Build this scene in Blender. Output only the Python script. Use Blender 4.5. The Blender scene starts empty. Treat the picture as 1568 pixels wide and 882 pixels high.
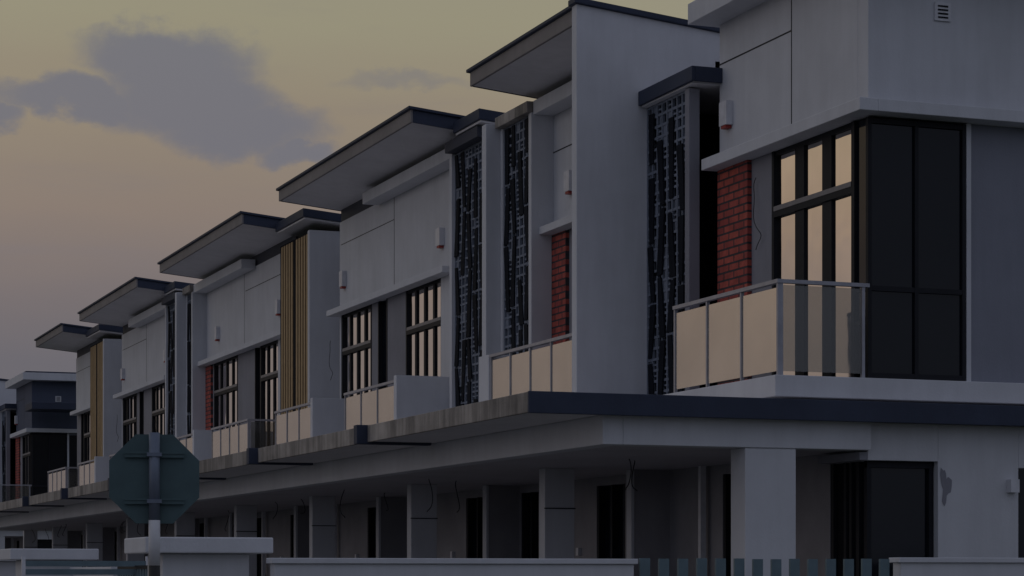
import bpy, bmesh, math, random
from mathutils import Vector
random.seed(11)
sc=bpy.context.scene
E=1.6   # eye height; z values below are relative to it (ground = -1.6)
G=-E

# ---------------------------------------------------------------- materials
def mat(name):
    m=bpy.data.materials.new(name); m.use_nodes=True
    nt=m.node_tree; b=nt.nodes['Principled BSDF']
    return m,nt,b
def coords(nt,scale=(1,1,1)):
    tc=nt.nodes.new('ShaderNodeTexCoord'); mp=nt.nodes.new('ShaderNodeMapping')
    mp.inputs['Scale'].default_value=scale
    nt.links.new(tc.outputs['Object'],mp.inputs['Vector']); return mp.outputs[0]
def noise(nt,vec,scale,detail=4,rough=.6):
    n=nt.nodes.new('ShaderNodeTexNoise'); n.inputs['Scale'].default_value=scale
    n.inputs['Detail'].default_value=detail; n.inputs['Roughness'].default_value=rough
    nt.links.new(vec,n.inputs['Vector']); return n.outputs['Fac']
def ramp(nt,fac,stops):
    r=nt.nodes.new('ShaderNodeValToRGB'); e=r.color_ramp.elements
    while len(e)<len(stops): e.new(.5)
    for k,(p,c) in enumerate(stops):
        e[k].position=p; e[k].color=(*c,1)
    nt.links.new(fac,r.inputs[0]); return r.outputs[0]
def mul(nt,a,b,f=1.0):
    m=nt.nodes.new('ShaderNodeMix'); m.data_type='RGBA'; m.blend_type='MULTIPLY'
    m.inputs[0].default_value=f
    nt.links.new(a,m.inputs[6]); nt.links.new(b,m.inputs[7]); return m.outputs[2]
def bump(nt,b,h,s,d=.02):
    n=nt.nodes.new('ShaderNodeBump'); n.inputs['Strength'].default_value=s; n.inputs['Distance'].default_value=d
    nt.links.new(h,n.inputs['Height']); nt.links.new(n.outputs[0],b.inputs['Normal'])
def painted(name,col,var=.12,rough=.8,streak=.05,bmp=.25,spec=.4):
    m,nt,b=mat(name)
    v=coords(nt); vs=coords(nt,(3,3,.35))
    lo=tuple(c*(1-var) for c in col)
    c1=ramp(nt,noise(nt,v,.9,5),[(.35,lo),(.65,col)])
    c2=ramp(nt,noise(nt,vs,1.6,4,.65),[(.38,(1-streak,)*3),(.6,(1,1,1))])
    nt.links.new(mul(nt,c1,c2),b.inputs['Base Color'])
    b.inputs['Roughness'].default_value=rough; b.inputs['Specular IOR Level'].default_value=spec
    bump(nt,b,noise(nt,v,38,3),bmp,.01)
    return m
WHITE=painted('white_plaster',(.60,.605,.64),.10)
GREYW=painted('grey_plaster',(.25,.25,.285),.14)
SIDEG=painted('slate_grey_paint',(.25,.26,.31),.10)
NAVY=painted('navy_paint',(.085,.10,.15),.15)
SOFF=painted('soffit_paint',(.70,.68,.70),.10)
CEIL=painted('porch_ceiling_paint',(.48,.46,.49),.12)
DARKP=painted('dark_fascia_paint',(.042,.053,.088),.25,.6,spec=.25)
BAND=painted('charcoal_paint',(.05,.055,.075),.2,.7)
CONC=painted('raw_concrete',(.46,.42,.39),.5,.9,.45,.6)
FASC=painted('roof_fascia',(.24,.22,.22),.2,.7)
PORCH=painted('shaded_porch_plaster',(.31,.30,.32),.22)  # white plaster darkened, porch shade put into the base colour
LATT=painted('breeze_block',(.20,.225,.28),.25,.85)
BLACK=painted('black_louvre',(.014,.016,.022),.3,.85,spec=.1)
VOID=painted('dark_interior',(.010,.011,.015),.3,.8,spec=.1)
def simple(name,col,rough=.5,metal=0,spec=.4):
    m,nt,b=mat(name); v=coords(nt)
    nt.links.new(ramp(nt,noise(nt,v,6,3),[(.3,tuple(c*.8 for c in col)),(.7,col)]),b.inputs['Base Color'])
    b.inputs['Roughness'].default_value=rough; b.inputs['Metallic'].default_value=metal; b.inputs['Specular IOR Level'].default_value=spec
    return m
FRAME=simple('dark_aluminium',(.014,.015,.020),.6,spec=.2)
RAILM=simple('pale_aluminium',(.36,.36,.40),.45,.3)
TRANS=simple('transom_aluminium',(.22,.21,.22),.5,.1)
TAN=simple('timber_batten',(.44,.30,.155),.7)
RED=simple('red_plastic',(.34,.04,.035),.5)
PLAST=simple('white_plastic',(.66,.66,.70),.4)
TEAL=simple('fence_board_paint',(.13,.19,.22),.6)
SIGNB=simple('sign_back_metal',(.075,.125,.135),.6,.1)
POLEM=simple('galvanised_pole',(.17,.20,.26),.5,.3)
WHT=simple('white_band',(.62,.62,.64),.6)
BLK=simple('black_band',(.02,.02,.02),.6)
WIRE=simple('wire_sheath',(.03,.03,.035),.6)
def coated(name,col,rough,metal,wob=.03,spec=.5):
    m,nt,b=mat(name)
    v=coords(nt)
    nt.links.new(ramp(nt,noise(nt,v,.7,3),[(.35,tuple(c*.86 for c in col)),(.65,col)]),b.inputs['Base Color'])
    b.inputs['Metallic'].default_value=metal
    b.inputs['Roughness'].default_value=rough; b.inputs['Specular IOR Level'].default_value=spec
    bump(nt,b,noise(nt,v,1.3,2),wob,.05)
    return m
MIRR=coated('coated_window_glass',(.80,.74,.69),.04,1.0,.12)
DGLS=coated('tinted_window_glass',(.006,.008,.013),.06,0.0,.05,.25)
RGLS=coated('frosted_railing_glass',(.66,.60,.53),.2,.8,.08)
m,nt,b=mat('clear_railing_glass'); CGLS=m
tr=nt.nodes.new('ShaderNodeBsdfTransparent'); tr.inputs[0].default_value=(.72,.72,.70,1)
mx=nt.nodes.new('ShaderNodeMixShader'); mx.inputs[0].default_value=.15
b.inputs['Base Color'].default_value=(.5,.5,.5,1); b.inputs['Metallic'].default_value=.7; b.inputs['Roughness'].default_value=.08
nt.links.new(tr.outputs[0],mx.inputs[1]); nt.links.new(b.outputs[0],mx.inputs[2])
nt.links.new(mx.outputs[0],nt.nodes['Material Output'].inputs[0])
# brick on -X faces: use (Y,Z)
m,nt,b=mat('red_brick'); BRICK=m
tc=nt.nodes.new('ShaderNodeTexCoord'); sp=nt.nodes.new('ShaderNodeSeparateXYZ'); cb=nt.nodes.new('ShaderNodeCombineXYZ')
nt.links.new(tc.outputs['Object'],sp.inputs[0]); nt.links.new(sp.outputs['Y'],cb.inputs['X']); nt.links.new(sp.outputs['Z'],cb.inputs['Y'])
br=nt.nodes.new('ShaderNodeTexBrick'); nt.links.new(cb.outputs[0],br.inputs['Vector'])
br.inputs['Scale'].default_value=1; br.inputs['Brick Width'].default_value=.30; br.inputs['Row Height'].default_value=.105
br.inputs['Mortar Size'].default_value=.014; br.inputs['Color1'].default_value=(.50,.10,.07,1); br.inputs['Color2'].default_value=(.33,.06,.05,1)
br.inputs['Mortar'].default_value=(.05,.04,.045,1)
nz=noise(nt,tc.outputs['Object'],7,4)
nt.links.new(mul(nt,br.outputs[0],ramp(nt,nz,[(.3,(.65,.65,.65)),(.7,(1.1,1.1,1.1))])),b.inputs['Base Color'])
b.inputs['Roughness'].default_value=.85
inv=nt.nodes.new('ShaderNodeMath'); inv.operation='SUBTRACT'; inv.inputs[0].default_value=1; nt.links.new(br.outputs['Fac'],inv.inputs[1])
bump(nt,b,inv.outputs[0],.8,.02)

# ---------------------------------------------------------------- builder
def empty(name,loc=(0,0,0)):
    o=bpy.data.objects.new(name,None); sc.collection.objects.link(o); o.location=loc; return o
class Obj:
    def __init__(s,name): s.name=name; s.parts={}; s.root=empty(name)
    def bm(s,part,m):
        k=(part,m.name)
        if k not in s.parts: s.parts[k]=(bmesh.new(),m)
        return s.parts[k][0]
    def prism(s,part,m,pts):   # 8 points: bottom 4 (ccw), top 4
        bm=s.bm(part,m); v=[bm.verts.new((p[0],p[1],p[2]+E)) for p in pts]
        for f in ((3,2,1,0),(4,5,6,7),(0,1,5,4),(1,2,6,5),(2,3,7,6),(3,0,4,7)):
            bm.faces.new([v[i] for i in f])
    def box(s,part,m,x0,x1,y0,y1,z0,z1):
        s.prism(part,m,[(x0,y0,z0),(x1,y0,z0),(x1,y1,z0),(x0,y1,z0),(x0,y0,z1),(x1,y0,z1),(x1,y1,z1),(x0,y1,z1)])
    def slope(s,part,m,x0,x1,y0,y1,zb,zt,k,xr):  # slab falling k per metre of x beyond xr
        f=lambda x:-k*(x-xr)
        s.prism(part,m,[(x0,y0,zb+f(x0)),(x1,y0,zb+f(x1)),(x1,y1,zb+f(x1)),(x0,y1,zb+f(x0)),
                        (x0,y0,zt+f(x0)),(x1,y0,zt+f(x1)),(x1,y1,zt+f(x1)),(x0,y1,zt+f(x0))])
    def tube(s,part,m,pts,r,n=8):
        bm=s.bm(part,m); rings=[]
        for i,p in enumerate(pts):
            p=Vector(p); a=Vector(pts[max(i-1,0)]); c=Vector(pts[min(i+1,len(pts)-1)])
            t=(c-a).normalized(); u=t.cross(Vector((.31,.95,.05))).normalized(); w=t.cross(u)
            rings.append([bm.verts.new(p+Vector((0,0,E))+(u*math.cos(q)+w*math.sin(q))*r) for q in [2*math.pi*k/n for k in range(n)]])
        for a,c in zip(rings,rings[1:]):
            for k in range(n): bm.faces.new((a[k],a[(k+1)%n],c[(k+1)%n],c[k]))
        bm.faces.new(rings[0][::-1]); bm.faces.new(rings[-1])
    def finish(s,bevel=0):
        for (pn,mn),(bm,m) in s.parts.items():
            bmesh.ops.recalc_face_normals(bm,faces=bm.faces)
            me=bpy.data.meshes.new(pn); bm.to_mesh(me); bm.free(); me.materials.append(m)
            o=bpy.data.objects.new(pn,me); sc.collection.objects.link(o); o.parent=s.root
            if bevel and m in (WHITE,CONC,DARKP,GREYW,FASC,SOFF):
                md=o.modifiers.new('bevel','BEVEL'); md.width=bevel; md.segments=2; md.limit_method='ANGLE'

XW=13.5; XF=13.15; XB=12.3; XC=9.05
FL=2.33; RT=3.42
def window(h,y0,y1,z0,z1,cols,tr=4.73,x=XW,mw=.05):
    h.box('window_glass',MIRR,x+.075,x+.10,y0,y1,z0,z1)
    f=.06
    h.box('window_frame',FRAME,x+.02,x+.09,y0,y0+f,z0,z1); h.box('window_frame',FRAME,x+.02,x+.09,y1-f,y1,z0,z1)
    h.box('window_frame',FRAME,x+.042,x+.09,y0+f,y1-f,z0,z0+f); h.box('window_frame',FRAME,x+.042,x+.09,y0+f,y1-f,z1-f,z1)
    w=(y1-y0)/cols
    for i in range(1,cols):
        y=y0+i*w; h.box('window_frame',FRAME,x+.045,x+.089,y-mw,y+mw,z0+f,z1-f)
    if tr:
        h.box('transom',TRANS,x+.015,x+.088,y0+f,y1-f,tr-.03,tr+.03)
        h.box('window_frame',FRAME,x+.02,x+.087,y0+f,y1-f,tr-.11,tr-.031)
def lower(h,items,z0=1.9,z1=5.48,mw=.05):
    for it in items:
        k,a,b_=it[:3]
        if k=='w': h.box('front_wall',WHITE,XW,XW+.2,a,b_,z0,z1)
        elif k=='g': h.box('grey_wall_panel',GREYW,XW+.03,XW+.2,a,b_,z0,z1)
        elif k=='b': h.box('brick_panel',BRICK,XW-.03,XW+.2,a,b_,z0,z1)
        elif k=='win': window(h,a,b_,FL,z1,it[3],mw=mw)
        elif k=='d':
            h.box('side_window',DGLS,XW+.10,XW+.14,a,b_,FL,z1)
            h.box('window_frame',FRAME,XW+.02,XW+.12,a,a+.05,FL,z1); h.box('window_frame',FRAME,XW+.02,XW+.12,b_-.05,b_,FL,z1)
def screen(h,y0,y1,z0,z1,x=XF):
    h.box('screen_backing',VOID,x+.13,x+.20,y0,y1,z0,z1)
    n=round((y1-y0)/.17); w=(y1-y0)/n
    for i in range(n+1):
        y=y0+i*w; h.box('breeze_screen',LATT,x+.03,x+.075,y-.018,y+.018,z0,z1)
    nz=round((z1-z0)/.155); hz=(z1-z0)/nz
    for j in range(nz+1):
        z=z0+j*hz; h.box('breeze_screen',LATT,x+.034,x+.071,y0,y1,z-.018,z+.018)
    for j in range(nz):
        for i in range(n):
            q=random.random()
            if q<.08:
                h.box('breeze_screen',LATT,x+.045,x+.07,y0+i*w,y0+(i+1)*w,z0+j*hz,z0+(j+1)*hz)
            elif q<.3:
                h.box('breeze_screen',LATT,x+.045,x+.07,y0+i*w,y0+(i+1)*w,z0+(j+.42)*hz,z0+(j+.58)*hz)
            elif q<.45:
                h.box('breeze_screen',LATT,x+.045,x+.07,y0+(i+.42)*w,y0+(i+.58)*w,z0+j*hz,z0+(j+1)*hz)
    # flat dark slanted panels, irregular lengths and tilts, with open patches between
    nc=max(3,round((y1-y0)/.34)); cw=(y1-y0)/nc
    for c in range(nc):
        z=z0+random.uniform(.0,.45); k=c
        while z+.45<z1:
            L=min(random.uniform(.7,1.15),z1-z-.02)
            if random.random()<.86:
                sg=(1 if k%2 else -1) if random.random()<.75 else 0
                s=.05*sg; wa=random.uniform(.055,.07); wb=random.uniform(.075,.10)
                if random.random()<.5: wa,wb=wb,wa
                yc=y0+(c+.5)*cw; q=x+.006+.007*(c%2); r_=x+.029
                h.prism('screen_louvres',BLACK,[(q,yc-s-wa,z),(r_,yc-s-wa,z),(r_,yc-s+wa,z),(q,yc-s+wa,z),
                    (q,yc+s-wb,z+L),(r_,yc+s-wb,z+L),(r_,yc+s+wb,z+L),(q,yc+s+wb,z+L)])
            k+=1; z+=L+random.choice((.04,.05,.08,.2))
def balcony(h,y0,y1,near='cheek',n=3,far=None,slab=True):
    if slab: h.box('balcony_slab',WHITE,XB-.12,XW+.1,y0-.12,y1+.1,FL-.26,FL)
    zb=FL+.06
    w=(y1-y0)/n
    for i in range(n+1):
        h.box('railing_posts',RAILM,XB-.02,XB+.02,y0+i*w-.018,y0+i*w+.018,FL,RT)
    for i in range(n):
        h.box('railing_glass',RGLS,XB-.006,XB+.006,y0+i*w+.025,y0+(i+1)*w-.025,zb,RT-.05)
    h.box('railing_cap',RAILM,XB-.035,XB+.035,y0-.035,y1+.02,RT,RT+.045)
    if near=='cheek':
        h.box('balcony_cheek_wall',WHITE,XB-.04,XW+.02,y0-.20,y0-.04,1.95,RT+.12)
    elif near=='glass':
        h.box('railing_cap',RAILM,XB+.036,XW-.005,y0-.034,y0+.034,RT,RT+.044)
        for x in (XB+.03,XW-.08): h.box('railing_posts',RAILM,x-.02,x+.02,y0-.020,y0+.020,FL,RT)
        h.box('railing_return_glass',CGLS,XB+.06,XW-.10,y0-.006,y0+.006,zb,RT-.02)
    if far=='cheek':
        h.box('balcony_cheek_wall',WHITE,XB-.04,XW+.02,y1+.04,y1+.5,1.95,RT+.05)
def siren(h,y,z=6.17):
    h.box('alarm_box',PLAST,XW-.10,XW-.001,y-.11,y+.11,z-.13,z+.19)
    h.box('alarm_lamp',RED,XW-.09,XW-.001,y-.07,y+.07,z-.17,z-.131)
def wallwire(h,y,z,L=.9):
    pts=[]
    for i in range(18):
        t=i/17; pts.append((XW-.03+.02*math.sin(t*9),y+.10*math.sin(t*6.3)+.03*math.sin(t*15),z-L*t+.06*math.sin(t*8)))
    h.tube('loose_wire',WIRE,pts,.006,5)
def bigroof(h,y0,y1):
    k=.1;xr=12.2
    h.slope('roof_soffit',SOFF,12.24,20,y0+.03,y1-.03,7.84,7.95,k,xr)
    h.slope('roof_fascia',FASC,12.2,12.24,y0,y1,7.83,8.05,k,xr)
    h.slope('roof_side_fascia',DARKP,12.241,20,y0,y0+.029,7.83,8.05,k,xr)
    h.slope('roof_side_fascia',DARKP,12.241,20,y1-.029,y1,7.83,8.05,k,xr)
    h.slope('roof_covering',DARKP,12.15,20.05,y0-.05,y1+.05,8.051,8.10,k,xr)
def lowroof(h,y0,y1):
    k=.09
    h.slope('low_roof',DARKP,12.95,19,y0,y1,7.70,7.88,k,12.7)
    h.slope('low_roof_soffit',SOFF,12.99,19,y0+.03,y1-.03,7.66,7.699,k,12.7)
def groundfloor(h,y0,first=False):
    its=[('w',0,1.5),('d',1.5,2.6),('w',2.6,5.0),('d',5.0,5.85),('w',5.85,6.0)]
    if first: its=[('d',.5,1.2),('w',1.2,3.5),('d',3.5,4.2),('w',4.2,6.0)]
    for k,a,b_ in its:
        a+=y0; b_+=y0
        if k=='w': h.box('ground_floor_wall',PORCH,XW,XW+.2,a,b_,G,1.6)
        else:
            h.box('ground_floor_door',DGLS,XW+.10,XW+.14,a,b_,G,1.36)
            h.box('door_frame',FRAME,XW+.01,XW+.12,a,a+.07,G,1.36); h.box('door_frame',FRAME,XW+.01,XW+.12,b_-.07,b_,G,1.36)
            h.box('door_frame',FRAME,XW+.012,XW+.12,(a+b_)/2-.03,(a+b_)/2+.03,G,1.36)
            h.box('ground_floor_wall',PORCH,XW,XW+.2,a,b_,1.361,1.6)
    h.box('porch_party_wall',PORCH,12.95,XW-.001,y0+5.92,y0+6.08,G,1.49)
    h.box('porch_wall_lit_end',WHITE,12.9,12.949,y0+5.91,y0+6.09,G,1.49)  # end face lighter than the wall: its lit side painted in
    h.box('porch_column',WHITE,11.6,12.05,y0+5.95,y0+6.17,G,1.49)
    h.box('column_conduit',FRAME,11.59,12.06,y0+5.935,y0+5.949,.92,.935)
    h.box('porch_downpipe',PLAST,13.36,13.44,y0+4.6,y0+4.68,G,1.49)
    h.box('junction_box',PLAST,13.44,13.499,y0+3.2,y0+3.3,.3,.42)
    for q in range(2):
        x=random.uniform(10.8,12.8); y=y0+random.uniform(1,5); pts=[]
        ph=random.uniform(0,6); ln=random.uniform(.3,.55)
        for i in range(14):
            t=i/13; pts.append((x+.08*math.sin(t*5+ph),y+.16*math.sin(t*4.2+ph),1.48-ln*t+.04*math.sin(t*7)))
        h.tube('loose_wire',WIRE,pts,.008,5)
def canopy(h,y0,y1,start=False):
    h.box('canopy_slab',SOFF,XC+.03,XW,y0,y1,1.81,2.02)
    h.box('canopy_edge',CONC,XC-.02,XC+.029,y0,y1,1.80,2.03)
    h.box('canopy_beam',WHITE,10.0,10.25,y0,y1,1.475,1.809)
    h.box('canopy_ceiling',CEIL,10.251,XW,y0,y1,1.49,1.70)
    h.box('canopy_divider_shadow_line',DARKP,XC-.17,9.95,y1-.001,y1+.16,1.775,2.035)  # dark divider, extended below the soffit to draw a shadow line
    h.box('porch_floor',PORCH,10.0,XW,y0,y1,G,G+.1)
def body(h,y0,y1,zt=7.4,m=WHITE,x0=14.25):
    h.box('house_body',m,x0,21,y0,y1,G,zt)
def joint(h,y0,y1,z0,z1):
    h.box('wall_groove',FRAME,XW-.003,XW+.01,y0,y1,z0,z1)

def pairB(y):
    h=Obj('terraced_house')
    canopy(h,y,y+6); canopy(h,y+6,y+12); groundfloor(h,y); groundfloor(h,y+6)
    body(h,y,y+12)
    h.box('party_fin',WHITE,12.9,14.24,y-.08,y+.12,1.9,7.5)
    h.box('front_wall',WHITE,XF,XW+.5,y+.121,y+.7,1.9,7.42)
    screen(h,y+.72,y+2.28,1.9,7.40)
    h.box('screen_surround',WHITE,XF-.03,XW+.4,y+2.29,y+2.42,1.9,7.56)
    h.box('screen_cap',BAND,XF-.16,XF+.3,y+.6,y+2.28,7.421,7.60)
    lower(h,[('w',y+2.43,y+4.0),('win',y+4.0,y+6.15,4),('g',y+6.15,y+7.35),('d',y+7.35,y+7.95),('g',y+7.95,y+8.4),('win',y+8.4,y+10.52,4),('w',y+10.52,y+10.6)])
    h.box('front_wall',WHITE,XW,XW+.2,y+2.43,y+10.6,5.481,7.44)
    h.box('wall_return',WHITE,XW+.201,14.24,y+10.45,y+10.599,1.9,7.44)
    h.box('clerestory_band',BAND,XW+.03,XW+.2,y+2.43,y+10.6,7.441,7.78)
    h.box('window_ledge',WHITE,XW-.25,XW-.001,y+3.2,y+10.75,5.46,5.58)
    h.box('eaves_beam',WHITE,XF,XW-.001,y+2.43,y+7.8,7.38,7.6)
    joint(h,y+6.8,y+6.82,5.59,7.4); joint(h,y+6.82,y+10.5,6.945,6.96)
    siren(h,y+3.9); siren(h,y+10.2); wallwire(h,y+11.2,5.0)
    bigroof(h,y+1.8,y+10.7); lowroof(h,y+.4,y+1.74)
    balcony(h,y+3.0,y+6.1); balcony(h,y+8.5,y+11.3)
    h.finish(.008); return h
def pairA(y,near=True,s=11.0,far=True):
    h=Obj('terraced_house')
    a=y if near else y+6; e=y+12 if far else y+7.2
    body(h,a,e)
    if near: canopy(h,y,y+6); groundfloor(h,y)
    if far: canopy(h,y+6,y+12); groundfloor(h,y+6)
    if near:
        h.box('party_fin',WHITE,XF-.02,14.24,y-.35,y-.2,1.9,7.42)
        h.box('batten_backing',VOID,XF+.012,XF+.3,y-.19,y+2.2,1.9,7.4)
        for g0,g1 in ((-.15,.90),(1.10,2.15)):
            n=5; w=(g1-g0)/n
            for i in range(n):
                h.box('timber_battens',TAN,XF-.005,XF+.0119,y+g0+i*w,y+g0+i*w+w*.56,1.9,7.36)
        lowroof(h,y-.5,y+1.84)
        h.box('front_wall',WHITE,XW,XW+.2,y+2.2,(y+6.8),5.481,7.44)
        lower(h,[('w',y+2.2,y+3.7),('win',y+3.7,y+5.4,3),('d',y+5.4,y+5.95),('g',y+5.95,y+6.8)])
        joint(h,y+2.6,y+6.8,6.945,6.96)
        siren(h,y+3.5)
        balcony(h,y+1.7,y+5.2,'glass',4)
        h.box('clerestory_band',BAND,XW+.03,XW+.2,y+2.2,y+6.8,7.441,7.78)
    if far:
        st=y+6.8 if near else y+6.25
        h.box('front_wall',WHITE,XW,XW+.2,st+.001,y+s,5.481,7.44)
        bw=s-.6
        lower(h,[('g',st,y+7.7),('win',y+7.7,y+bw-.15,4),('g',y+bw-.15,y+bw),('b',y+bw,y+s)])
        h.box('screen_surround',WHITE,XF-.03,14.2,y+s+.001,y+s+.13,1.9,7.42)
        screen(h,y+s+.15,y+11.8,1.9,7.40)
        h.box('front_wall',WHITE,XF,XW+.5,y+11.81,y+11.91,1.9,7.42)
        h.box('screen_cap',CONC,XF-.10,XF+.6,y+s+.02,y+11.9,7.421,7.60)
        h.box('eaves_beam',WHITE,XF,XW-.001,y+5.8 if near else st,y+s,7.38,7.6)
        h.box('clerestory_band',BAND,XW+.03,XW+.2,st,y+s,7.601,7.78)
        joint(h,y+6.9,y+6.92,5.59,7.38)
        if not near: joint(h,y+6.93,y+s,6.78,6.80)
        siren(h,y+9.6)
        if near: balcony(h,y+7.2,y+9.6,'cheek')
        else: balcony(h,y+6.6,y+10.0,None,4,'cheek')
    h.box('window_ledge',WHITE,XW-.25,XW-.001,(y+2.4 if near else st),(y+s if far else y+6.6),5.46,5.58)
    bigroof(h,y+1.9 if near else y+6.18,y+10.75 if far else y+7.3)
    h.finish(.008); return h

def corner(o,UP=WHITE):
    """corner house: plot y 23.5-29.5 (+o)"""
    h=Obj('corner_house'); Y=lambda v:v+o
    h.box('canopy_slab',SOFF,XC+.03,21,Y(23.43),Y(29.5),1.81,2.02)
    h.box('canopy_edge',CONC,XC-.02,XC+.029,Y(23.43),Y(29.5),1.80,2.03)
    h.box('canopy_side_fascia',DARKP,XC-.03,21,Y(23.38),Y(23.429),1.79,2.035)
    h.box('canopy_beam',WHITE,10.0,10.25,Y(23.6),Y(29.5),1.475,1.809)
    h.box('canopy_beam',WHITE,10.251,13.45,Y(23.6),Y(23.9),1.475,1.808)
    h.box('canopy_ceiling',CEIL,10.251,XW,Y(23.901),Y(29.5),1.49,1.70)
    h.box('canopy_divider_shadow_line',DARKP,XC-.17,9.95,Y(29.499),Y(29.66),1.775,2.035)  # divider plus dark strip under the soffit standing in for shadow
    h.box('porch_floor',PORCH,10,21,Y(23.5),Y(29.5),G,G+.1)
    # ground floor
    h.box('corner_column',WHITE,11.8,12.46,Y(23.62),Y(24.0),G,1.474)
    groundfloor(h,Y(23.5),True)
    h.box('ground_floor_wall',WHITE,13.46,14.42,Y(23.7),Y(24.0),1.36,1.808)
    h.box('ground_floor_wall',WHITE,14.42,15.55,Y(23.7),Y(24.0),G,1.807)
    h.box('ground_floor_wall',WHITE,15.55,21,Y(23.7),Y(24.0),1.3,1.806)
    h.box('ground_bay_glass',DGLS,13.56,14.42,Y(23.84),Y(23.87),G,1.359)
    h.box('ground_bay_glass',VOID,13.56,13.58,Y(23.87),Y(24.7),G,1.359)
    for x in (13.5,14.35): h.box('bay_frame',FRAME,x,x+.06,Y(23.79),Y(23.86),G,1.358)
    h.box('bay_frame',FRAME,13.5,14.41,Y(23.785),Y(23.858),1.28,1.357)
    h.box('bay_frame',FRAME,13.52,13.6,Y(24.2),Y(24.26),G,1.356)
    h.box('bay_sill',GREYW,13.35,13.459,Y(23.7),Y(24.75),1.36,1.46)
    h.box('ground_side_window',DGLS,15.56,17.5,Y(23.84),Y(23.87),G,1.29)
    h.box('wall_lamp',PLAST,15.38,15.50,Y(23.6),Y(23.699),1.0,1.16)
    bm=h.bm('damp_patch',GREYW); vs=[]
    for i in range(22):
        a=2*math.pi*i/22; r=1+.35*math.sin(3*a+1)+random.uniform(-.18,.18)
        vs.append(bm.verts.new((14.52+.065*r*math.cos(a),Y(23.695),1.06+E+.2*r*math.sin(a))))
    bm.faces.new(vs)
    # upper floor
    h.box('balcony_slab',WHITE,XB-.12,21,Y(23.60),Y(29.4),FL-.25,FL)
    h.box('house_body',WHITE,14.9,21,Y(24.0),Y(29.4),FL,7.4)
    lower(h,[('win',Y(24.15),Y(26.3),3),('g',Y(26.3),Y(26.9)),('b',Y(26.9),Y(27.8))],FL+.002,5.48,.12)
    wallwire(h,Y(26.65),5.2,1.0)
    h.box('front_wall',UP,XW,XW+.25,Y(24.01),Y(27.8),5.481,7.6)
    h.box('wall_return',SIDEG,XW+.201,15,Y(27.65),Y(27.799),FL,7.5)
    h.box('side_wall',UP,XW,21,Y(23.76),Y(24.009),5.481,7.6)
    h.box('side_wall_lower',SIDEG,14.93,21,Y(23.82),Y(23.99),FL+.001,5.48)
    h.box('side_wall_lower',WHITE,14.86,14.929,Y(23.77),Y(23.99),FL+.001,5.48)
    h.box('window_ledge',WHITE,XW-.25,XW-.001,Y(23.52),Y(27.85),5.48,5.63)
    h.box('window_ledge',WHITE,XW,21,Y(23.52),Y(23.759),5.48,5.63)
    # corner glass bay
    h.box('bay_glass',DGLS,13.53,14.85,Y(23.80),Y(23.83),FL+.03,5.45)
    h.box('bay_glass',DGLS,13.53,13.55,Y(23.83),Y(24.14),FL+.03,5.45)
    for x in (13.50,14.14,14.80): h.box('bay_frame',FRAME,x,x+.05,Y(23.765),Y(23.82),FL+.02,5.46)
    for z in (FL+.02,3.39,5.39): h.box('bay_frame',FRAME,13.505,14.845,Y(23.768),Y(23.818),z,z+.06)
    for z in (3.0,3.39): h.box('bay_frame',FRAME,13.505,13.56,Y(23.83),Y(24.14),z,z+.04)
    h.box('bay_frame',FRAME,13.495,13.57,Y(24.09),Y(24.15),FL+.02,5.46)
    joint(h,Y(25.7),Y(25.72),5.64,7.4); joint(h,Y(25.72),Y(27.8),6.91,6.93)
    siren(h,Y(27.5),6.17)
    h.box('wall_vent',PLAST,14.40,14.62,Y(23.735),Y(23.759),6.68,6.9)
    for i in range(4): h.box('wall_vent_slots',FRAME,14.44,14.58,Y(23.728),Y(23.734),6.71+i*.045,6.73+i*.045)
    # fin, screen, small roof
    h.prism('party_fin',WHITE,
        [(12.1,Y(29.5),1.9),(20,Y(29.5),1.9),(20,Y(29.68),1.9),(12.1,Y(29.68),1.9),
         (12.1,Y(29.5),8.03),(20,Y(29.5),7.24),(20,Y(29.68),7.24),(12.1,Y(29.68),8.03)])
    h.slope('fin_coping',DARKP,12.05,20,Y(29.44),Y(29.70),8.031,8.11,.1,12.1)
    screen(h,Y(28.15),Y(29.48),1.95,6.62)
    h.box('screen_post',GREYW,XF-.02,XF+.14,Y(27.98),Y(28.12),FL,6.62)
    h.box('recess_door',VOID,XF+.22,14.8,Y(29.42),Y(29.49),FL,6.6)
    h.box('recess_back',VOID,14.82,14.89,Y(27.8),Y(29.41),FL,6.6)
    h.box('screen_roof',DARKP,13.04,13.09,Y(27.70),Y(29.49),6.66,6.86)
    h.box('screen_roof',DARKP,13.091,XW-.001,Y(27.70),Y(27.75),6.66,6.86)
    h.box('screen_roof_slab',SOFF,13.091,14.8,Y(27.801),Y(29.49),6.64,6.84)
    h.box('corner_roof',WHITE,13.08,21,Y(23.2),Y(27.92),7.46,7.74)
    h.box('corner_roof_cover',DARKP,13.2,21,Y(23.3),Y(27.8),7.741,7.80)
    if UP is NAVY:
        h.box('side_awning',DARKP,13.2,15.6,Y(21.8),Y(23.5),6.25,6.5)
        h.box('side_window',DGLS,14.95,16.2,Y(23.79),Y(23.815),FL+.3,5.4)
    balcony(h,Y(23.75),Y(26.62),'glass',3,slab=False)
    h.finish(.008); return h

corner(0); pairA(23.5,near=False,s=10.4)
pairB(35.5); pairA(47.5); pairB(59.5); pairA(71.5,far=False)
corner(64.4,NAVY); pairA(87.9,near=False,s=10.4); pairB(99.9)

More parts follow.
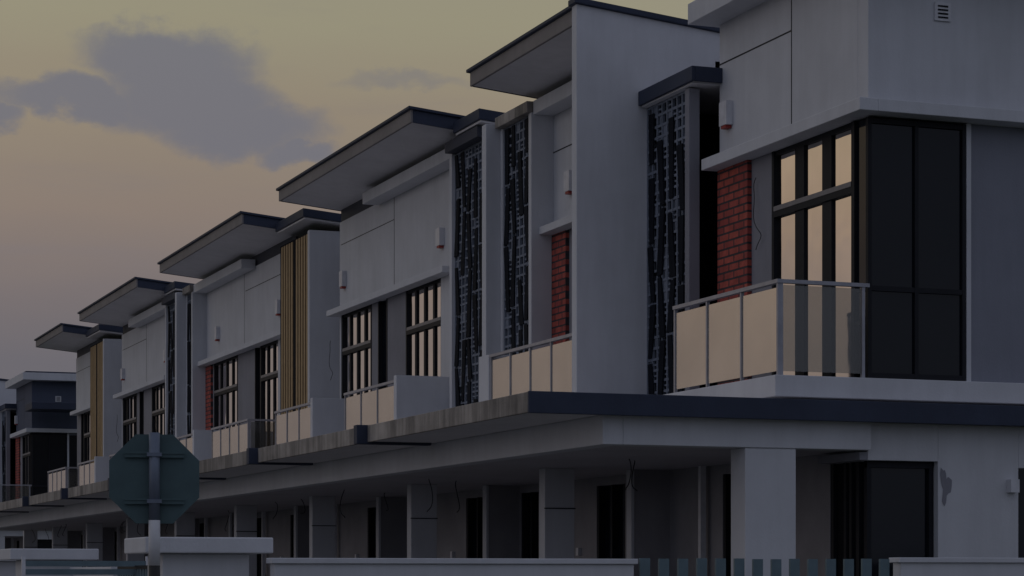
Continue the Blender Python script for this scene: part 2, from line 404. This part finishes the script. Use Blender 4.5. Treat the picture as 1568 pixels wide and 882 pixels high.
# ---------------------------------------------------------------- ground, road, pavement
def sheet(name,m,x0,x1,y0,y1,z,th=0):
    bm=bmesh.new(); vs=[bm.verts.new(p) for p in ((x0,y0,z),(x1,y0,z),(x1,y1,z),(x0,y1,z))]; bm.faces.new(vs)
    if th:
        r=bmesh.ops.extrude_face_region(bm,geom=bm.faces[:]); bmesh.ops.translate(bm,verts=[v for v in r['geom'] if isinstance(v,bmesh.types.BMVert)],vec=(0,0,-th))
        bmesh.ops.recalc_face_normals(bm,faces=bm.faces)
    me=bpy.data.meshes.new(name); bm.to_mesh(me); bm.free(); me.materials.append(m)
    ob=bpy.data.objects.new(name,me); sc.collection.objects.link(ob); return ob
GRASS=painted('grass_ground',(.06,.085,.03),.5,.95,.2,.8)
ASPH=painted('asphalt',(.055,.055,.058),.3,.9,.1,.6)
PAVE=painted('pavement_concrete',(.32,.31,.30),.25,.9,.1,.5)
sheet('ground',GRASS,-3000,3000,-3000,3000,0)
sheet('road',ASPH,-5,2.2,-60,400,.004)
sheet('side_road',ASPH,-60,80,6,14.5,.008)
sheet('driveway',PAVE,5.0,9.9,19.2,120,.012)
sheet('pavement',PAVE,2.2,3.6,15,400,.13,.12)
sheet('side_pavement',PAVE,3.8,80,14.6,16.2,.126,.12)
for k in range(14):
    sheet('road_marking',WHT,-1.46,-1.34,18+k*8,21+k*8,.008)

# ---------------------------------------------------------------- boundary walls, gates
def bwall(x0,x1,y0,y1,zt):
    w=Obj('boundary_wall')
    w.box('wall',WHITE,x0,x1,y0,y1,G,zt-.05)
    w.box('coping',WHITE,x0-.03,x1+.03,y0-.03,y1+.03,zt-.049,zt)
    w.finish(.006)
bwall(4.98,8.36,19.0,19.15,.145)
bwall(11.15,22,19.0,19.15,.165)
f=Obj('board_fence')
x=8.44
while x<11.1:
    f.box('boards',TEAL,x,x+.10,19.04,19.07,G+.25,.15+random.uniform(-.004,.004)); x+=.193
f.box('rails',FRAME,8.37,11.12,19.071,19.11,-.9,-.84); f.box('rails',FRAME,8.37,11.12,19.071,19.11,-.1,-.05)
f.box('plinth',WHITE,8.37,11.12,19.0,19.14,G,G+.24); f.finish()
def pillar(x0,x1,y,zt):
    p=Obj('gate_pillar')
    p.box('shaft',WHITE,x0+.18,x1-.18,y+.15,y+.8,G,zt-.14)
    p.box('cap',WHITE,x0,x1,y,y+.95,zt-.139,zt)
    p.box('meter_door',GREYW,x0+.4,x1-.4,y+.135,y+.149,-.9,-.1)
    p.finish(.012)
pillar(3.92,5.05,19.3,.325)
for yy in (28.5,31.4,41.0,43.6,53,55.4,65,67.4): pillar(4.1,5.2,yy,.325)
def gate(y0,y1):
    g=Obj('sliding_gate'); x=4.9
    n=int((y1-y0)/.14)
    for i in range(n+1):
        yy=y0+i*(y1-y0)/n; g.box('bars',TEAL,x-.015,x+.015,yy-.03,yy+.03,G+.1,.06)
    g.box('rails',FRAME,x-.02,x+.02,y0,y1,G+.05,G+.12); g.box('rails',FRAME,x-.021,x+.021,y0,y1,.061,.10)
    g.finish()
for a,b_ in ((21.9,25.6),(32.6,37.5),(45,49.5),(57,61.5)): gate(a,b_)
bwall(4.85,5.0,20.3,21.8,.09); bwall(4.85,5.0,25.7,28.4,.09)
for a,b_ in ((29.6,31.3),(37.7,40.9),(42.1,43.5),(49.7,52.9),(54.1,55.3),(61.7,64.9),(66.1,67.3)): bwall(4.85,5.0,a,b_,.09)
def grille(x0,x1,y):
    g=Obj('meter_grille')
    for i in range(7): g.box('louvres',TEAL,x0,x1,y,y+.02,-.45+i*.09,-.39+i*.09)
    g.box('frame',PLAST,x0-.04,x0-.001,y-.01,y+.03,G,.2); g.box('frame',PLAST,x1+.001,x1+.04,y-.01,y+.03,G,.2); g.finish()
grille(3.7,5.0,24.6)

# ---------------------------------------------------------------- stop sign (seen from behind)
s=Obj('stop_sign')
R=.335/math.cos(math.pi/8)
def octa(part,m,r0,ya,yb):
    bm=s.bm(part,m); A=[];Bv=[]
    for i in range(8):
        t=math.pi/8+i*math.pi/4
        A.append(bm.verts.new((r0*math.cos(t),ya,.72+E+r0*math.sin(t)))); Bv.append(bm.verts.new((r0*math.cos(t),yb,.72+E+r0*math.sin(t))))
    bm.faces.new(A); bm.faces.new(Bv[::-1])
    for i in range(8): bm.faces.new((A[i],Bv[i],Bv[(i+1)%8],A[(i+1)%8]))
octa('plate',SIGNB,R,.05,.056); octa('white_border',WHT,R-.004,.0565,.059); octa('red_face',RED,R-.03,.0595,.062)
for z in (.90,.55):
    s.box('bracket',SIGNB,-.22,.22,.020,.049,z-.02,z+.02)
    s.box('bracket_lip',SIGNB,-.22,.22,.012,.0199,z+.008,z+.024)
    s.box('clamp',POLEM,-.055,.055,-.046,.012,z-.014,z+.014)
s.tube('pole',POLEM,[(0,0,.41),(0,0,1.065)],.041,20)
s.tube('pole_white_band',WHT,[(0,0,.07),(0,0,.409)],.043,20)
s.tube('pole_black_band',BLK,[(0,0,-.35),(0,0,.069)],.043,20)
s.tube('pole_white_band',WHT,[(0,0,-.8),(0,0,-.351)],.043,20)
s.tube('pole_black_band',BLK,[(0,0,G),(0,0,-.801)],.043,20)
s.finish(); s.root.location=(3.49,16.85,0); s.root.rotation_euler=(0,0,math.radians(-20.67+9))
for c in s.root.children:
    if c.name.startswith('pole') and c.type=='MESH':
        for p in c.data.polygons: p.use_smooth=len(p.vertices)==4

# ---------------------------------------------------------------- sky
w=bpy.data.worlds.new('World'); sc.world=w; w.use_nodes=True
w.cycles.sampling_method='MANUAL'; w.cycles.sample_map_resolution=256
nt=w.node_tree; N=nt.nodes; L=nt.links
for n in list(N): N.remove(n)
def M(op,*a,clamp=False):
    n=N.new('ShaderNodeMath'); n.operation=op; n.use_clamp=clamp
    for i,v in enumerate(a):
        if isinstance(v,(int,float)): n.inputs[i].default_value=v
        else: L.new(v,n.inputs[i])
    return n.outputs[0]
def SS(v,a,b):
    n=N.new('ShaderNodeMapRange'); n.interpolation_type='SMOOTHSTEP'
    L.new(v,n.inputs[0]); n.inputs[1].default_value=a; n.inputs[2].default_value=b; return n.outputs[0]
def MIX(f,a,b,bt='MIX'):
    n=N.new('ShaderNodeMix'); n.data_type='RGBA'; n.blend_type=bt
    for i,v in ((0,f),(6,a),(7,b)):
        if isinstance(v,(int,float)): n.inputs[i].default_value=v
        elif isinstance(v,tuple): n.inputs[i].default_value=(*v,1)
        else: L.new(v,n.inputs[i])
    return n.outputs[2]
tc=N.new('ShaderNodeTexCoord'); sp=N.new('ShaderNodeSeparateXYZ'); L.new(tc.outputs['Generated'],sp.inputs[0])
X,Yc,Z=sp.outputs
az=M('ARCTAN2',X,Yc)
def wn(sx,sz,scale,det=4,seed=0.0):
    c=N.new('ShaderNodeCombineXYZ'); L.new(M('MULTIPLY',az,sx),c.inputs[0]); L.new(M('MULTIPLY',Z,sz),c.inputs[1]); c.inputs[2].default_value=seed
    n=N.new('ShaderNodeTexNoise'); n.inputs['Scale'].default_value=scale; n.inputs['Detail'].default_value=det; n.inputs['Roughness'].default_value=.58
    L.new(c.outputs[0],n.inputs['Vector']); return n.outputs['Fac']
def lin(r,g,b_):
    f=lambda c:(c/255/12.92) if c/255<=.04045 else ((c/255+.055)/1.055)**2.4
    return (f(r),f(g),f(b_))
r=N.new('ShaderNodeValToRGB'); e=r.color_ramp.elements
st=[(.0,lin(90,88,99)),(.28,lin(102,99,107)),(.37,lin(117,108,109)),(.46,lin(134,120,111)),(.58,lin(143,131,114)),(.70,lin(148,142,120)),(1,lin(144,143,129))]
while len(e)<len(st): e.new(.5)
for k,(p,c) in enumerate(st): e[k].position=p; e[k].color=(*c,1)
wob=M('MULTIPLY',M('SUBTRACT',wn(3,14,1.2,3,3.1),.5),.04)
L.new(M('DIVIDE',M('ADD',Z,wob),.34),r.inputs[0])
warm=r.outputs[0]
hz=M('MULTIPLY',SS(wn(4,26,1.6,5,7.7),.50,.78),.3)
warm=MIX(hz,warm,lin(119,113,118))
# main cloud
wx=M('MULTIPLY',M('SUBTRACT',wn(1,1,22,6,1.0),.5),.05); wz=M('MULTIPLY',M('SUBTRACT',wn(1,1.6,28,6,5.0),.5),.030)
A=M('ADD',az,wx); B_=M('ADD',Z,wz)
mask=None
PX=.000283; PZ=.00027
for (cu,cv,ru,rv) in ((245,82,150,46),(290,148,160,58),(120,150,150,32),(370,190,140,52),(-10,180,70,26),(450,232,80,24),(640,115,100,12),(265,110,120,50)):
    a0=.2217+(cu-300)*PX; z0=.2028-(cv-150)*PZ
    q=M('SUBTRACT',1.0,M('ADD',M('POWER',M('ABSOLUTE',M('DIVIDE',M('SUBTRACT',A,a0),ru*PX)),2.0),M('POWER',M('ABSOLUTE',M('DIVIDE',M('SUBTRACT',B_,z0),rv*PZ)),2.0)))
    if cu>600: q=M('MULTIPLY',q,.25)
    mask=q if mask is None else M('MAXIMUM',mask,q)
mask=M('MULTIPLY',SS(mask,-.3,.8),.85)
warm=MIX(mask,warm,lin(108,109,120))
dw=M('ADD',M('MULTIPLY',X,-.1),M('MULTIPLY',Yc,.995))
wgt=SS(dw,.25,.9)
cool=MIX(SS(wn(1.5,4,1.5,2,9.0),.3,.7),(.19,.208,.275),(.235,.253,.315))
col=MIX(wgt,cool,warm)
dg=M('MAXIMUM',M('ADD',M('ADD',M('MULTIPLY',X,-.467),M('MULTIPLY',Yc,.878)),M('MULTIPLY',Z,.105)),0.0)
gl=M('POWER',dg,12.0)
g=N.new('ShaderNodeMix'); g.data_type='RGBA'; g.blend_type='MULTIPLY'; g.inputs[0].default_value=1
g.inputs[6].default_value=(.125,.092,.056,1); L.new(gl,g.inputs[7])
col=MIX(1.0,col,g.outputs[2],'ADD')
sky=N.new('ShaderNodeTexSky'); sky.sky_type='NISHITA'; sky.sun_disc=False
sky.sun_elevation=math.radians(9); sky.sun_rotation=math.radians(-70)
bg1=N.new('ShaderNodeBackground'); L.new(col,bg1.inputs[0]); bg1.inputs[1].default_value=1.0
bg2=N.new('ShaderNodeBackground'); L.new(sky.outputs[0],bg2.inputs[0]); bg2.inputs[1].default_value=.003
ad=N.new('ShaderNodeAddShader'); L.new(bg1.outputs[0],ad.inputs[0]); L.new(bg2.outputs[0],ad.inputs[1])
out=N.new('ShaderNodeOutputWorld'); L.new(ad.outputs[0],out.inputs[0])
# low, diffuse evening sun
a_=math.radians(-70); e_=math.radians(9)
sd=Vector((math.sin(a_)*math.cos(e_),math.cos(a_)*math.cos(e_),math.sin(e_))); sl=bpy.data.lights.new('sun','SUN'); sl.energy=.08; sl.angle=math.radians(30); sl.color=(1,.88,.80)
so=bpy.data.objects.new('sun',sl); sc.collection.objects.link(so); so.rotation_euler=sd.to_track_quat('Z','Y').to_euler()

# ---------------------------------------------------------------- camera
cd=bpy.data.cameras.new('camera'); cam=bpy.data.objects.new('camera',cd); sc.collection.objects.link(cam)
cam.location=(0,0,E); cam.rotation_euler=(math.radians(90),0,math.radians(-20.67))
cd.sensor_width=36; cd.lens=36*3470/1568; cd.shift_y=(880-441)/1568; cd.clip_end=6000; cd.clip_start=.1
sc.camera=cam
sc.view_settings.view_transform='Standard'; sc.view_settings.look='None'; sc.view_settings.exposure=0
